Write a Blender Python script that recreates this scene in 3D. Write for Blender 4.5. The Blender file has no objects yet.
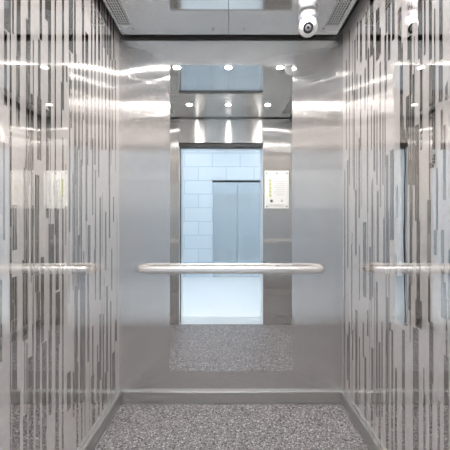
import bpy, bmesh, math, random
from mathutils import Vector, Matrix
random.seed(7)
C = bpy.context.scene.collection
SC = bpy.context.scene
PI = math.pi

# ------------------------------------------------------------------ measures (metres)
ZC = 1.155                   # lens height
F = 305.0                    # focal length for a 450 px frame
XL, XR = -0.706, 0.739       # side walls of the car
YF, YB = 0.453, 1.97         # car front (inner face), back wall
ZCEIL = 2.355                # underside of the ceiling plates
ZTOP = 2.41
OX0, OX1, OZ = -0.565, 0.394, 2.03   # doorway
LY = -2.65                   # far wall of the lobby
LX0, LX1, LZ = -2.6, 2.6, 3.15

# ------------------------------------------------------------------ materials
def mat(name):
    m = bpy.data.materials.new(name); m.use_nodes = True
    nt = m.node_tree; b = nt.nodes['Principled BSDF']
    return m, nt, b

def simple(name, col, rough=0.5, metal=0.0, spec=0.5, coat=0.0):
    m, nt, b = mat(name)
    b.inputs['Base Color'].default_value = (*col, 1)
    b.inputs['Roughness'].default_value = rough
    b.inputs['Metallic'].default_value = metal
    b.inputs['Specular IOR Level'].default_value = spec
    b.inputs['Coat Weight'].default_value = coat
    n = nt.nodes.new('ShaderNodeTexNoise'); n.inputs['Scale'].default_value = 35
    g = nt.nodes.new('ShaderNodeNewGeometry'); nt.links.new(g.outputs['Position'], n.inputs['Vector'])
    mr = nt.nodes.new('ShaderNodeMapRange')
    mr.inputs['To Min'].default_value = max(rough*0.9, 0); mr.inputs['To Max'].default_value = min(rough*1.1, 1)
    nt.links.new(n.outputs['Fac'], mr.inputs['Value']); nt.links.new(mr.outputs['Result'], b.inputs['Roughness'])
    return m

def brushed(name, col, rough, aniso, spread, grain, amount=0.12, groove=0.0, metal=1.0):
    """stainless steel whose highlights spread along `spread`; fine brush lines run along `grain`"""
    m, nt, b = mat(name)
    b.inputs['Metallic'].default_value = metal
    b.inputs['Anisotropic'].default_value = aniso
    t = nt.nodes.new('ShaderNodeCombineXYZ')
    for k in range(3): t.inputs[k].default_value = spread[k]
    nt.links.new(t.outputs[0], b.inputs['Tangent'])
    g = nt.nodes.new('ShaderNodeNewGeometry')
    mp = nt.nodes.new('ShaderNodeMapping')
    mp.inputs['Scale'].default_value = tuple(6.0 if grain[k] else 900.0 for k in range(3))
    nt.links.new(g.outputs['Position'], mp.inputs['Vector'])
    n = nt.nodes.new('ShaderNodeTexNoise'); n.inputs['Scale'].default_value = 1; n.inputs['Detail'].default_value = 2
    nt.links.new(mp.outputs[0], n.inputs['Vector'])
    mr = nt.nodes.new('ShaderNodeMapRange')
    mr.inputs['To Min'].default_value = 1-amount; mr.inputs['To Max'].default_value = 1+amount*0.4
    nt.links.new(n.outputs['Fac'], mr.inputs['Value'])
    mx = nt.nodes.new('ShaderNodeMix'); mx.data_type = 'RGBA'; mx.blend_type = 'MULTIPLY'; mx.inputs['Factor'].default_value = 1
    mx.inputs['A'].default_value = (*col, 1); nt.links.new(mr.outputs['Result'], mx.inputs['B'])
    nt.links.new(mx.outputs['Result'], b.inputs['Base Color'])
    b.inputs['Roughness'].default_value = rough
    if groove:
        # microscopic brush grooves: the normal sways along `spread` only
        acc = None
        for k in range(3):
            sc_ = nt.nodes.new('ShaderNodeVectorMath'); sc_.operation = 'MULTIPLY_ADD'
            sc_.inputs[1].default_value = (9137.0, 9137.0, 9137.0); sc_.inputs[2].default_value = (3.1*k, 7.7*k, 1.3*k)
            nt.links.new(g.outputs['Position'], sc_.inputs[0])
            wn = nt.nodes.new('ShaderNodeTexWhiteNoise'); nt.links.new(sc_.outputs[0], wn.inputs['Vector'])
            if acc is None: acc = wn.outputs['Value']
            else:
                a = nt.nodes.new('ShaderNodeMath'); a.operation = 'ADD'
                nt.links.new(acc, a.inputs[0]); nt.links.new(wn.outputs['Value'], a.inputs[1]); acc = a.outputs[0]
        mr2 = nt.nodes.new('ShaderNodeMapRange'); mr2.inputs['From Max'].default_value = 3
        mr2.inputs['To Min'].default_value = -groove; mr2.inputs['To Max'].default_value = groove
        nt.links.new(acc, mr2.inputs['Value'])
        vs = nt.nodes.new('ShaderNodeVectorMath'); vs.operation = 'SCALE'; vs.inputs[0].default_value = spread
        nt.links.new(mr2.outputs['Result'], vs.inputs['Scale'])
        va = nt.nodes.new('ShaderNodeVectorMath'); va.operation = 'ADD'
        nt.links.new(g.outputs['Normal'], va.inputs[0]); nt.links.new(vs.outputs[0], va.inputs[1])
        vn = nt.nodes.new('ShaderNodeVectorMath'); vn.operation = 'NORMALIZE'; nt.links.new(va.outputs[0], vn.inputs[0])
        nt.links.new(vn.outputs[0], b.inputs['Normal'])
    return m

def emit(name, col, strength):
    m, nt, b = mat(name)
    b.inputs['Base Color'].default_value = (0.9, 0.9, 0.9, 1)
    b.inputs['Emission Color'].default_value = (*col, 1)
    b.inputs['Emission Strength'].default_value = strength
    return m

def mirror_mat(name, col, rough):
    m = bpy.data.materials.new(name); m.use_nodes = True; nt = m.node_tree
    nt.nodes.remove(nt.nodes['Principled BSDF'])
    g = nt.nodes.new('ShaderNodeBsdfAnisotropic'); g.inputs['Color'].default_value = (*col, 1); g.inputs['Roughness'].default_value = rough
    nt.links.new(g.outputs[0], nt.nodes['Material Output'].inputs[0])
    return m

def frosted_mat(name):
    """acid-etched steel: a matt white bloom over the mirror"""
    m = bpy.data.materials.new(name); m.use_nodes = True; nt = m.node_tree
    b = nt.nodes['Principled BSDF']
    b.inputs['Base Color'].default_value = (0.75, 0.708, 0.688, 1); b.inputs['Roughness'].default_value = 0.6
    b.inputs['Metallic'].default_value = 0.0; b.inputs['Specular IOR Level'].default_value = 0.3
    g = nt.nodes.new('ShaderNodeBsdfAnisotropic'); g.inputs['Color'].default_value = (0.86, 0.845, 0.83, 1); g.inputs['Roughness'].default_value = 0.03
    mx = nt.nodes.new('ShaderNodeMixShader')
    geo = nt.nodes.new('ShaderNodeNewGeometry')
    n = nt.nodes.new('ShaderNodeTexNoise'); n.inputs['Scale'].default_value = 60
    nt.links.new(geo.outputs['Position'], n.inputs['Vector'])
    mr = nt.nodes.new('ShaderNodeMapRange'); mr.inputs['To Min'].default_value = 0.55; mr.inputs['To Max'].default_value = 0.63
    nt.links.new(n.outputs['Fac'], mr.inputs['Value']); nt.links.new(mr.outputs['Result'], mx.inputs[0])
    nt.links.new(b.outputs[0], mx.inputs[1]); nt.links.new(g.outputs[0], mx.inputs[2])
    nt.links.new(mx.outputs[0], nt.nodes['Material Output'].inputs[0])
    return m

def granite_mat(name):
    m, nt, b = mat(name)
    g = nt.nodes.new('ShaderNodeNewGeometry')
    v = nt.nodes.new('ShaderNodeTexVoronoi'); v.inputs['Scale'].default_value = 190
    nt.links.new(g.outputs['Position'], v.inputs['Vector'])
    sp = nt.nodes.new('ShaderNodeSeparateColor'); nt.links.new(v.outputs['Color'], sp.inputs[0])
    r = nt.nodes.new('ShaderNodeValToRGB'); r.color_ramp.interpolation = 'CONSTANT'
    el = r.color_ramp.elements
    cols = [(0, (.02, .018, .02)), (.12, (.11, .10, .104)), (.30, (.19, .177, .182)), (.60, (.255, .238, .244)), (.85, (.38, .365, .368)), (.95, (.60, .585, .585))]
    el[0].position, el[0].color = 0, (*cols[0][1], 1)
    el[1].position, el[1].color = cols[1][0], (*cols[1][1], 1)
    for p, c in cols[2:]:
        e = el.new(p); e.color = (*c, 1)
    nt.links.new(sp.outputs[0], r.inputs[0])
    nt.links.new(r.outputs[0], b.inputs['Base Color'])
    b.inputs['Roughness'].default_value = 0.45
    b.inputs['Specular IOR Level'].default_value = 0.35
    return m

def block_mat(name):
    m, nt, b = mat(name)
    g = nt.nodes.new('ShaderNodeNewGeometry')
    s = nt.nodes.new('ShaderNodeSeparateXYZ'); nt.links.new(g.outputs['Position'], s.inputs[0])
    c = nt.nodes.new('ShaderNodeCombineXYZ')
    ad = nt.nodes.new('ShaderNodeMath'); ad.operation = 'ADD'
    nt.links.new(s.outputs['X'], ad.inputs[0]); nt.links.new(s.outputs['Y'], ad.inputs[1])
    nt.links.new(ad.outputs[0], c.inputs[0]); nt.links.new(s.outputs['Z'], c.inputs[1])
    mp = nt.nodes.new('ShaderNodeMapping'); mp.inputs['Location'].default_value = (0.30, -0.02, 0)
    nt.links.new(c.outputs[0], mp.inputs['Vector'])
    br = nt.nodes.new('ShaderNodeTexBrick')
    br.inputs['Scale'].default_value = 1; br.inputs['Brick Width'].default_value = 0.60; br.inputs['Row Height'].default_value = 0.295
    br.inputs['Mortar Size'].default_value = 0.010; br.inputs['Mortar Smooth'].default_value = 0.3
    br.inputs['Color1'].default_value = (.67, .74, .80, 1); br.inputs['Color2'].default_value = (.71, .78, .835, 1)
    br.inputs['Mortar'].default_value = (.50, .59, .67, 1)
    nt.links.new(mp.outputs[0], br.inputs['Vector']); nt.links.new(br.outputs['Color'], b.inputs['Base Color'])
    bp = nt.nodes.new('ShaderNodeBump'); bp.inputs['Strength'].default_value = 0.05; bp.inputs['Distance'].default_value = 0.006; bp.invert = True
    nt.links.new(br.outputs['Fac'], bp.inputs['Height']); nt.links.new(bp.outputs[0], b.inputs['Normal'])
    b.inputs['Roughness'].default_value = 0.45
    return m

X_, Y_, Z_ = (1, 0, 0), (0, 1, 0), (0, 0, 1)
XS, YS, ZS = (1, 0.2, 0), (0.2, 1, 0), (0, 0.2, 1)     # spread directions, never square to a face
M = {}
M['steel_back'] = brushed('brushed steel, vertical grain', (.76, .742, .724), 0.13, 1.0, XS, Z_, groove=0.75, metal=0.92)
M['steel_transom'] = brushed('brushed steel, level grain', (.80, .78, .77), 0.17, 1.0, ZS, X_, groove=0.5, metal=0.9)
M['steel_skirt'] = brushed('brushed steel skirting', (.66, .65, .625), 0.28, 0.0, ZS, X_, metal=0.94)
M['steel_side_skirt'] = brushed('brushed steel side skirting', (.62, .615, .59), 0.28, 0.0, ZS, Y_, metal=0.94)
M['steel_door'] = brushed('blue grey steel door', (.74, .79, .82), 0.22, 1.0, XS, Z_, groove=0.4, metal=0.8)
M['steel_jamb'] = brushed('steel jamb', (.84, .84, .84), 0.30, 0.6, YS, Z_, metal=0.7)
M['ceiling'] = simple('polished grey ceiling metal', (.61, .615, .61), 0.07, 0.85)
M['mirror'] = mirror_mat('silvered mirror', (.90, .915, .91), 0.0)
M['mirror_strip'] = mirror_mat('mirror polished steel', (.70, .685, .672), 0.0)
M['frost'] = frosted_mat('etched steel')
M['floor'] = granite_mat('speckled grey floor')
M['black'] = simple('black track metal and gap shade', (.012, .012, .013), 0.5)  # door track; elsewhere its black stands in for shade in gaps and slots
M['darkscrew'] = simple('dark screw', (.03, .03, .03), 0.35, 0.6)
M['rail'] = simple('satin steel handrail', (.88, .855, .835), 0.33, 0.75)
M['chrome'] = simple('chrome', (.85, .85, .85), 0.08, 1.0)
M['white'] = simple('white plastic', (.76, .76, .77), 0.35)
M['lavender'] = simple('pale violet plastic', (.62, .60, .74), 0.3)
M['lensblack'] = simple('black gloss plastic', (.015, .015, .017), 0.12)
M['lensgrey'] = simple('grey lens glass', (.20, .20, .21), 0.08, 0.3)
M['acrylic'] = simple('pale acrylic', (.92, .92, .91), 0.12, 0, 0.5)
M['paper'] = simple('white paper', (.96, .96, .95), 0.6)
M['print_green'] = simple('yellow green print', (.62, .66, .30), 0.6)
M['print_dark'] = simple('dark print', (.06, .10, .07), 0.6)
M['print_grey'] = simple('grey print', (.52, .52, .52), 0.6)
M['block'] = block_mat('pale blue painted block')
M['lobbyfloor'] = simple('glossy white floor', (.84, .88, .91), 0.25)
M['lobbyceil'] = simple('white ceiling paint', (.85, .88, .90), 0.8)
M['blue'] = simple('navy blue plastic', (.02, .03, .12), 0.35)
M['rubber'] = simple('black rubber', (.01, .01, .012), 0.5)
M['grille'] = simple('grey grille metal', (.72, .73, .73), 0.40, 0.6)
M['lamp'] = emit('downlight glow', (1.0, .965, .93), 620.0)
M['panel'] = emit('lobby panel glow', (.95, .98, 1.0), 10.5)

# ------------------------------------------------------------------ mesh helpers
def add_box(bm, x0, x1, y0, y1, z0, z1, mi=0):
    vs = [bm.verts.new(p) for p in ((x0,y0,z0),(x1,y0,z0),(x1,y1,z0),(x0,y1,z0),(x0,y0,z1),(x1,y0,z1),(x1,y1,z1),(x0,y1,z1))]
    for f in ((0,3,2,1),(4,5,6,7),(0,1,5,4),(1,2,6,5),(2,3,7,6),(3,0,4,7)):
        fc = bm.faces.new([vs[i] for i in f]); fc.material_index = mi

def add_lathe(bm, prof, axis_m=None, n=40, mi=0, smooth=True):
    """profile of (r, h) turned about local Z"""
    axis_m = axis_m or Matrix.Identity(4)
    rings = []
    for r, h in prof:
        if r < 1e-6:
            rings.append([bm.verts.new(axis_m @ Vector((0, 0, h)))])
        else:
            rings.append([bm.verts.new(axis_m @ Vector((r*math.cos(2*PI*k/n), r*math.sin(2*PI*k/n), h))) for k in range(n)])
    for a, b in zip(rings, rings[1:]):
        for k in range(n):
            k2 = (k+1) % n
            if len(a) == 1 and len(b) == 1: continue
            if len(a) == 1: f = bm.faces.new((a[0], b[k2], b[k]))
            elif len(b) == 1: f = bm.faces.new((a[k], a[k2], b[0]))
            else: f = bm.faces.new((a[k], a[k2], b[k2], b[k]))
            f.smooth = smooth; f.material_index = mi
    return rings

def add_tube(bm, pts, radii, n=20, squash=1.0, caps=True):
    pts = [Vector(p) for p in pts]; rings = []
    for i, p in enumerate(pts):
        t = (pts[min(i+1, len(pts)-1)] - pts[max(i-1, 0)]).normalized()
        up = Vector((0, 0, 1)) if abs(t.z) < 0.9 else Vector((0, 1, 0))
        s = t.cross(up).normalized(); u = s.cross(t).normalized()
        r = radii[i] if isinstance(radii, (list, tuple)) else radii
        rings.append([bm.verts.new(p + s*(r*squash*math.cos(2*PI*k/n)) + u*(r*math.sin(2*PI*k/n))) for k in range(n)])
    for a, b in zip(rings, rings[1:]):
        for k in range(n):
            f = bm.faces.new((a[k], a[(k+1) % n], b[(k+1) % n], b[k])); f.smooth = True
    if caps:
        bm.faces.new(rings[0]); bm.faces.new(rings[-1])

def obj(name, bm, m, parent=None, bevel=0.0):
    bmesh.ops.recalc_face_normals(bm, faces=bm.faces)
    me = bpy.data.meshes.new(name); bm.to_mesh(me); bm.free()
    for x in (m if isinstance(m, (list, tuple)) else [m]): me.materials.append(x)
    o = bpy.data.objects.new(name, me); C.objects.link(o)
    if parent: o.parent = parent
    if bevel:
        bv = o.modifiers.new('bevel', 'BEVEL'); bv.width = bevel; bv.segments = 3; bv.limit_method = 'ANGLE'
    return o

def boxes(name, lst, m, parent=None, bevel=0.0):
    bm = bmesh.new()
    for b in lst: add_box(bm, *b)
    return obj(name, bm, m, parent, bevel)

def struct(o):
    o['kind'] = 'structure'; return o

def tag(o, label, cat, group=None):
    o['label'] = label; o['category'] = cat
    if group: o['group'] = group
    return o

def thing(name, loc, label, cat, group=None):
    o = bpy.data.objects.new(name, None); C.objects.link(o); o.location = loc; o.empty_display_size = 0.05
    return tag(o, label, cat, group)

def copy_tree(o, parent=None):
    c = o.copy(); C.objects.link(c)
    if parent: c.parent = parent
    for ch in [x for x in C.objects if x.parent == o]: copy_tree(ch, c)
    return c

# ------------------------------------------------------------------ car shell
struct(boxes('floor', [(XL, XR, YF-0.02, YB, -0.05, 0)], M['floor']))
struct(boxes('wall_back', [(XL-0.03, XR+0.03, YB, YB+0.03, -0.05, ZTOP)], M['steel_back']))

def side_wall(name, X, out, gaps):
    """etched panel with polished mirror strips; gaps are (y0, y1, z_top_a, z_top_b, z_bottom)"""
    bm = bmesh.new()
    add_box(bm, min(X, X+out*0.03), max(X, X+out*0.03), YF, YB, -0.05, ZTOP)
    w = struct(obj(name, bm, M['frost']))
    bm = bmesh.new()
    xi = X - out*0.0005
    ys = sorted({round(v, 4) for g in gaps for v in (max(g[0], YF+0.002), min(g[1], YB-0.002))})
    for ya, yb in zip(ys, ys[1:]):
        ym = (ya+yb)/2; seg = []
        for y0, y1, za, zb, z0 in gaps:
            if y0 <= ym <= y1:
                top = lambda y: za + (zb-za)*(y-y0)/(y1-y0)
                seg.append([z0, top(ya), top(yb)])
        seg.sort(key=lambda q: q[0]); out_ = []
        for q in seg:
            if out_ and q[0] <= (out_[-1][1]+out_[-1][2])/2:
                if q[1]+q[2] > out_[-1][1]+out_[-1][2]: out_[-1][1:] = q[1:]
            else: out_.append(list(q))
        for z0, ta, tb in out_:
            bm.faces.new([bm.verts.new(p) for p in ((xi, ya, z0), (xi, yb, z0), (xi, yb, tb), (xi, ya, ta))])
    me = bpy.data.meshes.new('mirror_strips'); bm.to_mesh(me); bm.free()
    me.materials.append(M['mirror_strip'])
    o = bpy.data.objects.new('mirror_strips', me); C.objects.link(o); o.parent = w
    return w

jit = random.Random(11)
def loosen(yt, yb):
    if yt in (326, 322, 150, 402, 60): yt -= jit.choice((0, 12, 25, 40, 60))
    if yb in (150, 300, 402, 262): yb += jit.choice((0, 0, 15, 35))
    return yt, yb

def left_gap(x0, x1, yt, yb, skew=0):
    yt, yb = loosen(yt, yb)
    a, b = 215.3/(228.5-x0), 215.3/(228.5-x1)
    zt = ZC + (223.5-yt)*(a+b)/2/F if yt > 0 else ZTOP
    z0 = ZC + (223.5-yb)*(a+b)/2/F if yb < 450 else 0.02
    return (a, b, min(zt+skew, ZTOP), min(zt-skew, ZTOP), max(z0, 0.02))

def right_gap(x0, x1, yt, yb, skew=0):
    yt, yb = loosen(yt, yb)
    a, b = 225.4/(x1-228.5), 225.4/(x0-228.5)
    zt = ZC + (223.5-yt)*(a+b)/2/F if yt > 0 else ZTOP
    z0 = ZC + (223.5-yb)*(a+b)/2/F if yb < 450 else 0.02
    return (a, b, min(zt+skew, ZTOP), min(zt-skew, ZTOP), max(z0, 0.02))

def random_gaps(y0, y1, rng):
    out = []; y = y0
    while y < y1:
        pitch = rng.uniform(0.022, 0.038)
        z = ZTOP
        w = rng.uniform(0.007, 0.020)
        while z > 0.1:
            h = rng.uniform(0.35, 1.3)
            zb = max(z-h, 0.02)
            ww = w if rng.random() < 0.6 else rng.uniform(0.006, 0.024)
            off = rng.choice((0, 0, 0.004, -0.004))
            if rng.random() < 0.9:
                sk = rng.choice((0, 0, 0, 0.006, -0.006))
                out.append((y+off, min(y+off+ww, y1), z+sk if z < ZTOP else z, z-sk if z < ZTOP else z, zb))
            z = zb - rng.choice((0, 0, 0.02, 0.1))
        y += pitch
    return out

rng = random.Random(3)
LG = [left_gap(*a) for a in (
    (4, 10, 0, 31, 0), (4, 7, 31, 105), (12, 13.8, 0, 34), (16.5, 20.5, 0, 56), (16, 20, 56, 128), (28, 30.5, 0, 60), (26, 30, 60, 150),
    (30.5, 32.7, 94, 168), (39.5, 42, 0, 40), (38, 40.5, 40, 98), (37, 41.3, 98, 160), (45, 51, 0, 22), (48, 51, 22, 140), (54.6, 56, 0, 235),
    (25.5, 28.5, 160, 268), (31, 33.3, 168, 275), (35, 39, 175, 292), (46, 48.7, 150, 218), (48.5, 54, 224, 268), (55.5, 58.7, 180, 290), (22, 26, 260, 270),
    (40.7, 44, 257, 300), (3, 5, 140, 240), (9.5, 11, 125, 205), (12.5, 17, 205, 250),
    (22.7, 28, 270, 340), (36, 40, 292, 352), (41, 44, 300, 342), (49.5, 52, 272, 330), (55.5, 60, 292, 345),
    (10, 17, 277, 320), (0, 2, 280, 362), (12, 17, 320, 420), (28, 32, 357, 388), (28.5, 33, 388, 452), (35.5, 40, 352, 452), (42, 46.5, 342, 452),
    (48.5, 51.6, 330, 415), (56, 58.7, 345, 452), (13, 20, 392, 452), (23, 27, 415, 452), (62, 64, 0, 110), (68.7, 73, 0, 52), (69, 70.5, 52, 120),
    (74, 75.7, 0, 118), (62, 63.5, 150, 452), (82, 84, 0, 120), (85.3, 88.3, 33, 125), (91, 92.4, 0, 110), (66, 67.3, 66, 82), (60.8, 62, 82, 128))]
LG += random_gaps(YF+0.01, 0.935, rng)
# beyond the near group the strips close up with distance, three tiers of them
def far_left():
    out = []
    for x0, x1, a, b in ((98,100,0,60),(103.5,104.6,0,48),(107,108.2,0,55),(110,111,0,60),(113,114,0,60),(95,96,0,60),
        (69,70.4,150,232),(73.8,75.2,150,262),(76.8,77.8,150,225),(80.6,82,160,300),(85.5,87.3,150,221),(87.6,90.4,225,270),(92,93.2,150,215),(94.9,96,170,300),
        (98,99.3,150,177),(99.5,101,197,300),(105,106.4,212,270),(108.9,110.2,150,238),(113,114,197,222),(72.5,74,252,275),(78,79.5,235,290),(83,84.2,251,300),(94,95.2,249,270),(111.2,112.2,249,290),
        (75.3,77.3,326,400),(80,85.3,326,402),(87.3,89,326,362),(92,93.4,326,402),(91,94.2,375,402),(97,98,345,402),(99.3,101.3,326,380),(102.7,104,326,402),(106,108,326,372),(110,111.3,326,402),(114.6,117,320,341),(104.5,107,372,402),(112,115,352,402),
        (67,70.7,372,410),(72.8,74.4,372,402),(76.3,78.3,402,450),(81,82.4,402,450),(92,95,402,425),(98,99.6,402,425),(102,103.4,402,415),
        (70.5,72,80,128),(74.5,75.8,118,150),(78,79.4,62,150),(81.5,82.8,120,150),(87,88.2,125,150),(90.5,91.6,110,150),(94.3,95.6,60,150),(98.4,99.5,60,150),(101.5,102.6,60,150),(105,106.4,60,150),(108.6,109.7,60,150),(112,113,60,150),(115,115.8,60,150)):
        out.append(left_gap(x0, x1, a, b))
    return out
LG += far_left()
RG = [right_gap(*a) for a in (
    (392, 394.7, 0, 40), (398, 401.5, 8, 60), (407.5, 410, 0, 60), (411, 412.4, 0, 35), (418, 422.5, 0, 58), (424, 425.7, 0, 55), (429, 432, 0, 60), (439.3, 442.7, 0, 60),
    (400, 403, 60, 150), (409.5, 411.8, 60, 95), (406, 409.5, 96, 150), (412.4, 414.6, 74, 150), (420, 422.5, 60, 150), (429.7, 434, 63, 112), (438.7, 442.7, 63, 102), (445, 448, 84, 100, .01), (388, 390.5, 0, 60),
    (440.5, 443, 110, 150), (396, 398, 185, 217), (403, 405.5, 130, 215), (409.5, 412, 160, 215), (415, 419, 150, 221), (429, 434, 112, 168), (436, 438, 168, 230), (443, 446, 150, 200),
    (390, 393.7, 150, 240), (394.7, 396.6, 254, 278), (402.7, 406.7, 215, 270), (409.7, 412, 215, 268), (416.6, 420, 221, 300), (427, 431, 200, 268), (441, 444, 230, 300), (434, 437, 230, 255),
    (395.5, 406, 276, 322), (408.5, 411, 270, 310), (415.5, 422, 300, 328), (428, 430, 276, 322), (441, 446, 282, 318), (448.5, 450.5, 250, 320),
    (402, 405, 330, 452), (413, 418.7, 328, 452), (429.3, 433.3, 322, 383), (429.3, 432.3, 383, 452), (444, 448.7, 356, 452), (395.2, 397, 368, 452), (391.5, 393, 330, 452), (423.5, 425.5, 395, 452), (437.5, 440, 400, 452),
    (385.5, 387.5, 0, 33), (376, 379.5, 8, 60), (370, 373.5, 0, 56), (365.5, 367, 12, 60), (360, 362, 20, 62), (357, 358, 22, 60), (379, 381, 28, 55), (384.5, 386.5, 35, 70),
    (349, 349.8, 30, 150), (352, 353, 70, 95), (354.5, 355.6, 40, 100), (356.5, 357.6, 74, 110), (360, 361.3, 75, 150), (364.5, 365.8, 68, 110), (368, 369.3, 60, 95), (373, 374.5, 60, 100), (379.5, 381, 62, 150), (385.5, 386.8, 62, 100),
    (346, 347, 60, 150), (382.5, 383.6, 112, 150), (376.5, 377.6, 110, 150), (371, 372, 105, 150),
    (341.8, 342.8, 223, 330), (344.4, 345.3, 170, 300), (347.2, 348.4, 160, 268), (351.3, 352.4, 244, 300), (353.5, 354.8, 150, 190), (355, 356.8, 190, 255), (359, 360, 245, 300), (358.6, 360, 150, 218), (363, 366.3, 222, 262),
    (367, 368.3, 150, 213), (369.3, 371, 247, 300), (372, 373.2, 179, 262), (373.5, 375.3, 150, 171), (376.8, 378.8, 191, 262), (383.3, 384.6, 218, 264), (386, 388.4, 155, 265), (380, 381, 150, 207),
    (343.5, 345, 322, 402), (348.6, 350, 322, 402), (347, 348.5, 335, 380), (352.3, 353.4, 330, 360), (355.3, 357.5, 322, 402), (359, 360.2, 337, 402), (362.8, 364, 322, 357), (367, 368.6, 322, 336), (371.3, 373.5, 348, 402), (376, 377.8, 322, 402), (381.5, 382.7, 322, 402), (386.5, 388.3, 322, 402), (389.3, 391.3, 322, 331),
    (350, 351.4, 402, 415), (357, 358.6, 402, 430), (364.5, 366.4, 357, 450), (371, 373, 402, 450), (378.6, 380.5, 402, 452), (386, 388.5, 402, 452))]
RG.append(right_gap(402.3, 407.2, 138, 325))
RG += random_gaps(YF+0.01, 1.012, rng)
def hairlines(y0, y1, n, rng):
    out = []
    for k in range(n):
        y = rng.uniform(y0, y1); w = rng.uniform(0.0035, 0.007); z = rng.uniform(0.5, ZTOP); h = rng.uniform(0.3, 1.1)
        out.append((y, y+w, z, z, max(z-h, 0.03)))
    return out
LG += hairlines(0.95, 1.95, 34, rng); RG += hairlines(1.03, 1.95, 34, rng)
LG = [g for g in LG if g[3] > g[4]]; RG = [g for g in RG if g[3] > g[4]]
side_wall('wall_left', XL, -1, LG)
side_wall('wall_right', XR, 1, RG)

# skirting: a boxed steel plinth with a lit top ledge
struct(boxes('baseboard_back', [(XL+0.02, XR-0.02, YB-0.020, YB-0.0005, 0.001, 0.077)], M['steel_skirt'], bevel=0.0025))
struct(boxes('baseboard_left', [(XL+0.0008, XL+0.020, YF+0.002, YB-0.0005, 0.001, 0.077)], M['steel_side_skirt'], bevel=0.0025))
struct(boxes('baseboard_right', [(XR-0.020, XR-0.0008, YF+0.002, YB-0.0005, 0.001, 0.077)], M['steel_side_skirt'], bevel=0.0025))

# ceiling: two polished plates hung below a plate coloured black for the shade in the gap
CX0, CX1, CY0, CY1 = -0.676, 0.689, YF+0.03, 1.938
bm = bmesh.new()
add_box(bm, CX0, -0.0012, CY0, CY1, ZCEIL, ZCEIL+0.012)
add_box(bm, 0.0012, CX1, CY0, CY1, ZCEIL, ZCEIL+0.012)
ceil = struct(obj('ceiling', bm, M['ceiling'], bevel=0.001))
struct(boxes('ceiling_gap_shade', [(XL-0.03, XR+0.03, YF-0.12, YB+0.03, ZTOP, ZTOP+0.03)], M['black']))
for y in (1.882, 0.545):
    for x in (-0.59, -0.094, 0.096, 0.586):
        bm = bmesh.new()
        add_lathe(bm, [(0, -0.0025), (0.004, -0.0025), (0.0075, -0.0008), (0.0075, 0.001)], Matrix.Translation((x, y, ZCEIL)), 20)
        obj('screw', bm, M['darkscrew'], ceil)

# car front: returns either side of the doorway, header above it
FY0 = YF-0.12
struct(boxes('wall_front', [(XL-0.03, OX0, FY0, YF, -0.05, ZTOP), (OX1, XR+0.03, FY0, YF, -0.05, ZTOP)], M['steel_back']))
struct(boxes('trim_1', [(OX0, OX1, FY0, YF, OZ+0.045, ZTOP)], M['steel_transom']))          # header panel
struct(boxes('trim_2', [(OX0, OX1, FY0+0.02, YF-0.012, OZ, OZ+0.045)], M['black']))          # dark door track
struct(boxes('trim_3', [(OX0-0.03, OX0+0.0015, 0.15, FY0-0.001, 0, OZ+0.03), (OX1-0.0015, OX1+0.03, 0.15, FY0-0.001, 0, OZ+0.03),
                        (OX0-0.03, OX1+0.03, 0.15, FY0-0.001, OZ+0.03, OZ+0.06)], M['steel_jamb']))
struct(boxes('trim_4', [(OX0, OX1, 0.15, YF-0.021, -0.05, 0.002)], M['steel_jamb']))         # aluminium sill

struct(boxes('trim_5', [(OX0, OX0+0.0015, FY0, YF-0.0005, 0.003, OZ), (OX1-0.0015, OX1, FY0, YF-0.0005, 0.003, OZ)], M['steel_jamb']))

# ------------------------------------------------------------------ lobby behind the lens
struct(boxes('wall_lobby_front', [(LX0, OX0-0.031, 0.15, 0.30, 0, LZ), (OX1+0.031, LX1, 0.15, 0.30, 0, LZ), (OX0-0.031, OX1+0.031, 0.15, 0.30, OZ+0.061, LZ)], M['block']))
struct(boxes('wall_lobby_back', [(LX0, LX1, LY-0.1, LY, 0, LZ)], M['block']))
struct(boxes('wall_lobby_left', [(LX0-0.1, LX0, LY-0.1, 0.30, 0, LZ)], M['block']))
struct(boxes('wall_lobby_right', [(LX1, LX1+0.1, LY-0.1, 0.30, 0, LZ)], M['block']))
struct(boxes('floor_lobby', [(LX0-0.1, LX1+0.1, LY-0.1, 0.149, -0.05, 0)], M['lobbyfloor']))
struct(boxes('ceiling_lobby', [(LX0-0.1, LX1+0.1, LY-0.1, 0.30, LZ, LZ+0.05)], M['lobbyceil']))

DX0, DX1, DZ = -0.335, 0.713, 2.07
d = boxes('door_1', [(DX0, (DX0+DX1)/2-0.003, LY+0.001, LY+0.03, 0.005, DZ-0.03)], M['steel_door'], bevel=0.002)
struct(d)
boxes('door_panel', [((DX0+DX1)/2+0.003, DX1, LY+0.001, LY+0.03, 0.005, DZ-0.03)], M['steel_door'], d, bevel=0.002)
boxes('door_shadow_line', [(DX0-0.01, DX1+0.01, LY+0.001, LY+0.035, DZ-0.03, DZ+0.01)], M['black'], d)  # black bar paints the shadow line along the door top

pt = thing('lobby_ceiling_light', (-0.9, -1.25, LZ), 'square white light panel in the lobby ceiling left of the doorway', 'light', 'lobby light panels')
boxes('frame', [(-0.32, 0.32, -0.62, 0.62, -0.02, -0.001)], M['white'], pt)
boxes('diffuser', [(-0.29, 0.29, -0.59, 0.59, -0.024, -0.0201)], M['panel'], pt)
c = copy_tree(pt); c.location = (0.9, -1.25, LZ); c['label'] = 'square white light panel in the lobby ceiling right of the doorway'

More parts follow.
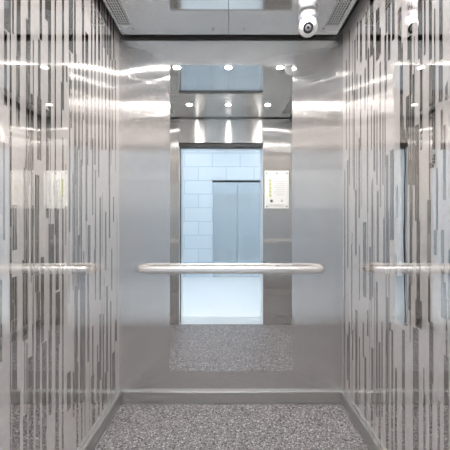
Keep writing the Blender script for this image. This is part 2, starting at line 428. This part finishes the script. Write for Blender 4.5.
# black cable against the doorway jamb
bm = bmesh.new(); pts = []
for k in range(61):
    z = 0.008 + (OZ-0.010)*k/60
    pts.append((OX0+0.0105+0.003*math.sin(z*5), 0.408 + 0.013*math.sin(z*4.3+0.6) + 0.005*math.sin(z*11), z))
add_tube(bm, pts, 0.0055, 10)
tag(obj('cable', bm, M['rubber']), 'thin black cable hanging in loose waves down the doorway jamb', 'cable')

# tall blue framed sign on the lobby wall
sg = thing('wall_sign', (1.50, LY, 2.36), 'tall narrow blue-framed white sign high on the pale blue lobby wall', 'sign')
boxes('frame', [(-0.095, 0.095, 0.001, 0.02, 0, 0.60)], M['blue'], sg, bevel=0.003)
boxes('face', [(-0.075, 0.075, 0.0201, 0.022, 0.02, 0.58)], M['paper'], sg)
boxes('dark_panel', [(-0.075, 0.075, 0.0221, 0.024, 0.02+0.07*k, 0.02+0.07*k+0.05) for k in range(4)], M['lensblack'], sg)

# ------------------------------------------------------------------ wall mirror
mx0, mx1, mz0, mz1 = -0.378, 0.411, 0.203, 2.177
mr = boxes('wall_mirror', [(mx0, mx1, YB-0.006, YB-0.0006, mz0, mz1)], M['mirror'], bevel=0.0018)
tag(mr, 'tall frameless rectangular mirror on the brushed steel back wall behind the handrail', 'mirror')

# ------------------------------------------------------------------ handrail
RZ, RY = 0.866, 1.900
hr = thing('handrail', (0.015, YB, RZ), 'straight pale satin steel handrail with rounded ends across the back wall', 'handrail')
x0, x1 = -0.590, 0.585
pts = []
yb = YB-0.007-RY
n = 9
path = []
L = -0.585; R_ = 0.585; bend = 0.062
for k in range(n+1):
    a = PI/2*k/n
    path.append((L + bend*(1-math.sin(a)) if False else L + bend - bend*math.cos(PI/2-a), 0, 0))
path = []
for k in range(n+1):                       # left end curls back to the wall
    a = PI/2*k/n
    path.append((L + bend*(1-math.cos(a)), -0.070 + bend*(1-math.sin(a)), 0))
for k in range(1, 20):
    path.append((L+bend + (R_-L-2*bend)*k/20, -0.070, 0))
for k in range(n+1):
    a = PI/2*(1-k/n)
    path.append((R_ - bend*(1-math.cos(a)), -0.070 + bend*(1-math.sin(a)), 0))
path = [(path[0][0], -0.001, 0)] + path + [(path[-1][0], -0.001, 0)]
bm = bmesh.new()
nn = len(path)
rad = [0.014 + (0.0235-0.014)*min(1, min(i, nn-1-i)/9) for i in range(nn)]
add_tube(bm, path, rad, 28, 0.75)
obj('rail', bm, M['rail'], hr)
for x in (-0.30, 0.30):
    bm = bmesh.new()
    add_tube(bm, [(x, -0.0065, -0.005), (x, -0.055, -0.005)], 0.009, 16)
    add_lathe(bm, [(0, 0), (0.026, 0), (0.026, 0.004), (0.022, 0.006), (0, 0.006)], Matrix.Translation((x, -0.0062, -0.005)) @ Matrix.Rotation(PI/2, 4, 'X'), 28)
    obj('bracket', bm, M['chrome'], hr)

# ------------------------------------------------------------------ security camera
cam_t = thing('security_camera', (0.455, 1.747, ZCEIL), 'white ball security camera on the ceiling near the right back corner', 'camera')
bm = bmesh.new()
add_lathe(bm, [(0, 0.001), (0.050, 0.001), (0.053, -0.006), (0.053, -0.017), (0.050, -0.022), (0, -0.022)])
obj('base', bm, M['white'], cam_t)
bm = bmesh.new()
add_lathe(bm, [(0, -0.0222), (0.050, -0.0222), (0.0515, -0.027), (0.050, -0.033), (0, -0.033)])
obj('collar', bm, M['lavender'], cam_t)
aim = Vector((-0.20, -0.80, -0.64)).normalized()
rot = aim.to_track_quat('Z', 'Y').to_matrix().to_4x4()
cen = Vector((0, -0.004, -0.075))
AX = Matrix.Translation(cen) @ rot
R = 0.0535
bm = bmesh.new()
prof = [(0, -R)] + [(R*math.sin(a), -R*math.cos(a)) for a in [PI*k/22 for k in range(1, 18)]]
prof += [(0.030, R*0.90), (0.027, R*0.93), (0.024, R*0.86), (0, R*0.86)]
add_lathe(bm, prof, AX)
ball = obj('housing', bm, M['white'], cam_t)
bm = bmesh.new()
add_lathe(bm, [(0.0265, R*0.84), (0.0285, R*0.93), (0.0235, R*0.975), (0.0175, R*0.89), (0, R*0.89)], AX)
obj('lens_ring', bm, M['lensblack'], cam_t)
bm = bmesh.new()
add_lathe(bm, [(0.0165, R*0.895), (0.0165, R*0.93), (0.012, R*0.955), (0.0085, R*0.93), (0, R*0.935)], AX)
ln = obj('lens', bm, M['lensgrey'], cam_t)
bm = bmesh.new()
add_lathe(bm, [(0.008, R*0.934), (0.008, R*0.945), (0.004, R*0.958), (0, R*0.96)], AX)
obj('glass', bm, M['lensblack'], ln)

# ------------------------------------------------------------------ downlights
def downlight(x, y, label):
    t = thing('ceiling_downlight', (x, y, ZCEIL), label, 'light', 'round downlights in the polished ceiling')
    return t
spots = [(-0.395, 1.587, 'left round downlight of the ceiling row nearest the back wall'),
         (0.0, 1.587, 'middle round downlight of the ceiling row nearest the back wall'),
         (0.395, 1.587, 'right round downlight of the ceiling row nearest the back wall'),
         (-0.395, 0.851, 'left round downlight of the ceiling row nearest the doorway'),
         (0.0, 0.851, 'middle round downlight of the ceiling row nearest the doorway'),
         (0.395, 0.851, 'right round downlight of the ceiling row nearest the doorway')]
p = thing('ceiling_downlight', (*spots[0][:2], ZCEIL), spots[0][2], 'light', 'round downlights in the polished ceiling')
bm = bmesh.new(); add_lathe(bm, [(0.0237, -0.0005), (0.0237, -0.004), (0.031, -0.005), (0.037, -0.003), (0.038, -0.0005), (0.0237, -0.0005)]); obj('trim_ring', bm, M['chrome'], p)
bm = bmesh.new(); add_lathe(bm, [(0.0235, -0.0006), (0.0235, -0.0025), (0.016, -0.004), (0, -0.0045)]); obj('lamp_lens', bm, M['lamp'], p)
for x, y, lab in spots[1:]:
    c = copy_tree(p); c.location = (x, y, ZCEIL); c['label'] = lab

# ------------------------------------------------------------------ ceiling vents
def vent(x0, x1, label):
    y0, y1 = 0.60, 1.837
    w = x1-x0
    t = thing('ceiling_vent', ((x0+x1)/2, (y0+y1)/2, ZCEIL), label, 'vent', 'long ceiling vents')
    h = (y1-y0)/2
    boxes('slot_shade', [(-w/2, w/2, -h, h, -0.0015, -0.0005)], M['black'], t)  # flat black sheet gives the slots their inner shade by colour
    boxes('frame', [(-w/2-.004, -w/2, -h-.004, h+.004, -0.005, -0.0005), (w/2, w/2+.004, -h-.004, h+.004, -0.005, -0.0005),
                    (-w/2, w/2, -h-.004, -h, -0.005, -0.0005), (-w/2, w/2, h, h+.004, -0.005, -0.0005)], M['grille'], t)
    sl = []
    nb = 5
    for k in range(1, nb):
        xx = -w/2 + w*k/nb
        sl.append((xx-0.0026, xx+0.0026, -h, h, -0.0045, -0.0016))
    m_ = 60
    for k in range(1, m_):
        yy = -h + 2*h*k/m_
        sl.append((-w/2, w/2, yy-0.0012, yy+0.0012, -0.0040, -0.0017))
    boxes('grille', sl, M['grille'], t)
vent(-0.660, -0.593, 'long slotted grey vent along the left side of the ceiling')
vent(0.593, 0.662, 'long slotted grey vent along the right side of the ceiling')

# ------------------------------------------------------------------ framed notice on the car front
nt_ = thing('notice_frame', (0.548, YF, 1.326), 'framed white notice screwed to the steel front wall beside the doorway', 'notice')
boxes('holder', [(-0.137, 0.137, 0.004, 0.012, 0, 0.43)], M['acrylic'], nt_, bevel=0.002)
pp = boxes('paper', [(-0.106, 0.106, 0.0122, 0.018, 0.04, 0.365)], M['paper'], nt_)
boxes('colour_band', [(-0.088, -0.062, 0.0182, 0.0188, 0.13+0.042*k, 0.13+0.042*k+0.034) for k in range(5)], M['print_green'], pp)
rows = [(-0.035 if k % 3 else -0.01, 0.09, 0.0182, 0.0188, 0.15+0.022*k, 0.15+0.022*k+0.004) for k in range(8)]
boxes('text_lines', rows, M['print_grey'], pp)
bm = bmesh.new(); add_lathe(bm, [(0, 0), (0.016, 0), (0.016, 0.0008), (0, 0.0008)], Matrix.Translation((-0.06, 0.0182, 0.085)) @ Matrix.Rotation(-PI/2, 4, 'X'), 28)
obj('round_symbol', bm, M['print_dark'], pp)
bm = bmesh.new()
tv = [bm.verts.new((x, 0.0186, z)) for x, z in ((0.075, 0.075), (0.040, 0.075), (0.0575, 0.108))]
f = bm.faces.new(tv); r_ = bmesh.ops.extrude_face_region(bm, geom=[f]); bmesh.ops.translate(bm, verts=[v for v in r_['geom'] if isinstance(v, bmesh.types.BMVert)], vec=(0, -0.0004, 0))
obj('triangle_symbol', bm, M['print_grey'], pp)
for x, z in ((-0.115, 0.40), (0, 0.40), (0.115, 0.40), (-0.115, 0.022), (0.115, 0.022)):
    bm = bmesh.new(); add_lathe(bm, [(0, 0.0005), (0.010, 0.0005), (0.010, 0.016), (0.008, 0.0185), (0, 0.0185)], Matrix.Translation((x, 0, z)) @ Matrix.Rotation(-PI/2, 4, 'X'), 20)
    obj('screw', bm, M['chrome'], nt_)

# ------------------------------------------------------------------ world, camera, view
w = bpy.data.worlds.new('World'); SC.world = w; w.use_nodes = True
w.node_tree.nodes['Background'].inputs[0].default_value = (.75, .85, .95, 1)
w.node_tree.nodes['Background'].inputs[1].default_value = 0.6
cd = bpy.data.cameras.new('Camera'); co = bpy.data.objects.new('Camera', cd); C.objects.link(co)
co.location = (0, 0, ZC); co.rotation_euler = (PI/2, 0, 0)
cd.sensor_width = 36; cd.lens = 36*F/450; cd.clip_start = 0.01
cd.shift_x = (225-228.5)/450; cd.shift_y = -(225-223.5)/450
SC.camera = co
SC.view_settings.view_transform = 'Standard'; SC.view_settings.look = 'None'
SC.view_settings.exposure = 0.36; SC.view_settings.gamma = 1; SC.view_settings.use_curve_mapping = False
cy = SC.cycles
cy.max_bounces = 24; cy.glossy_bounces = 20; cy.diffuse_bounces = 5; cy.sample_clamp_indirect = 12
cy.blur_glossy = 0.3; cy.use_denoising = True; cy.denoising_input_passes = 'RGB_ALBEDO'; cy.use_adaptive_sampling = False
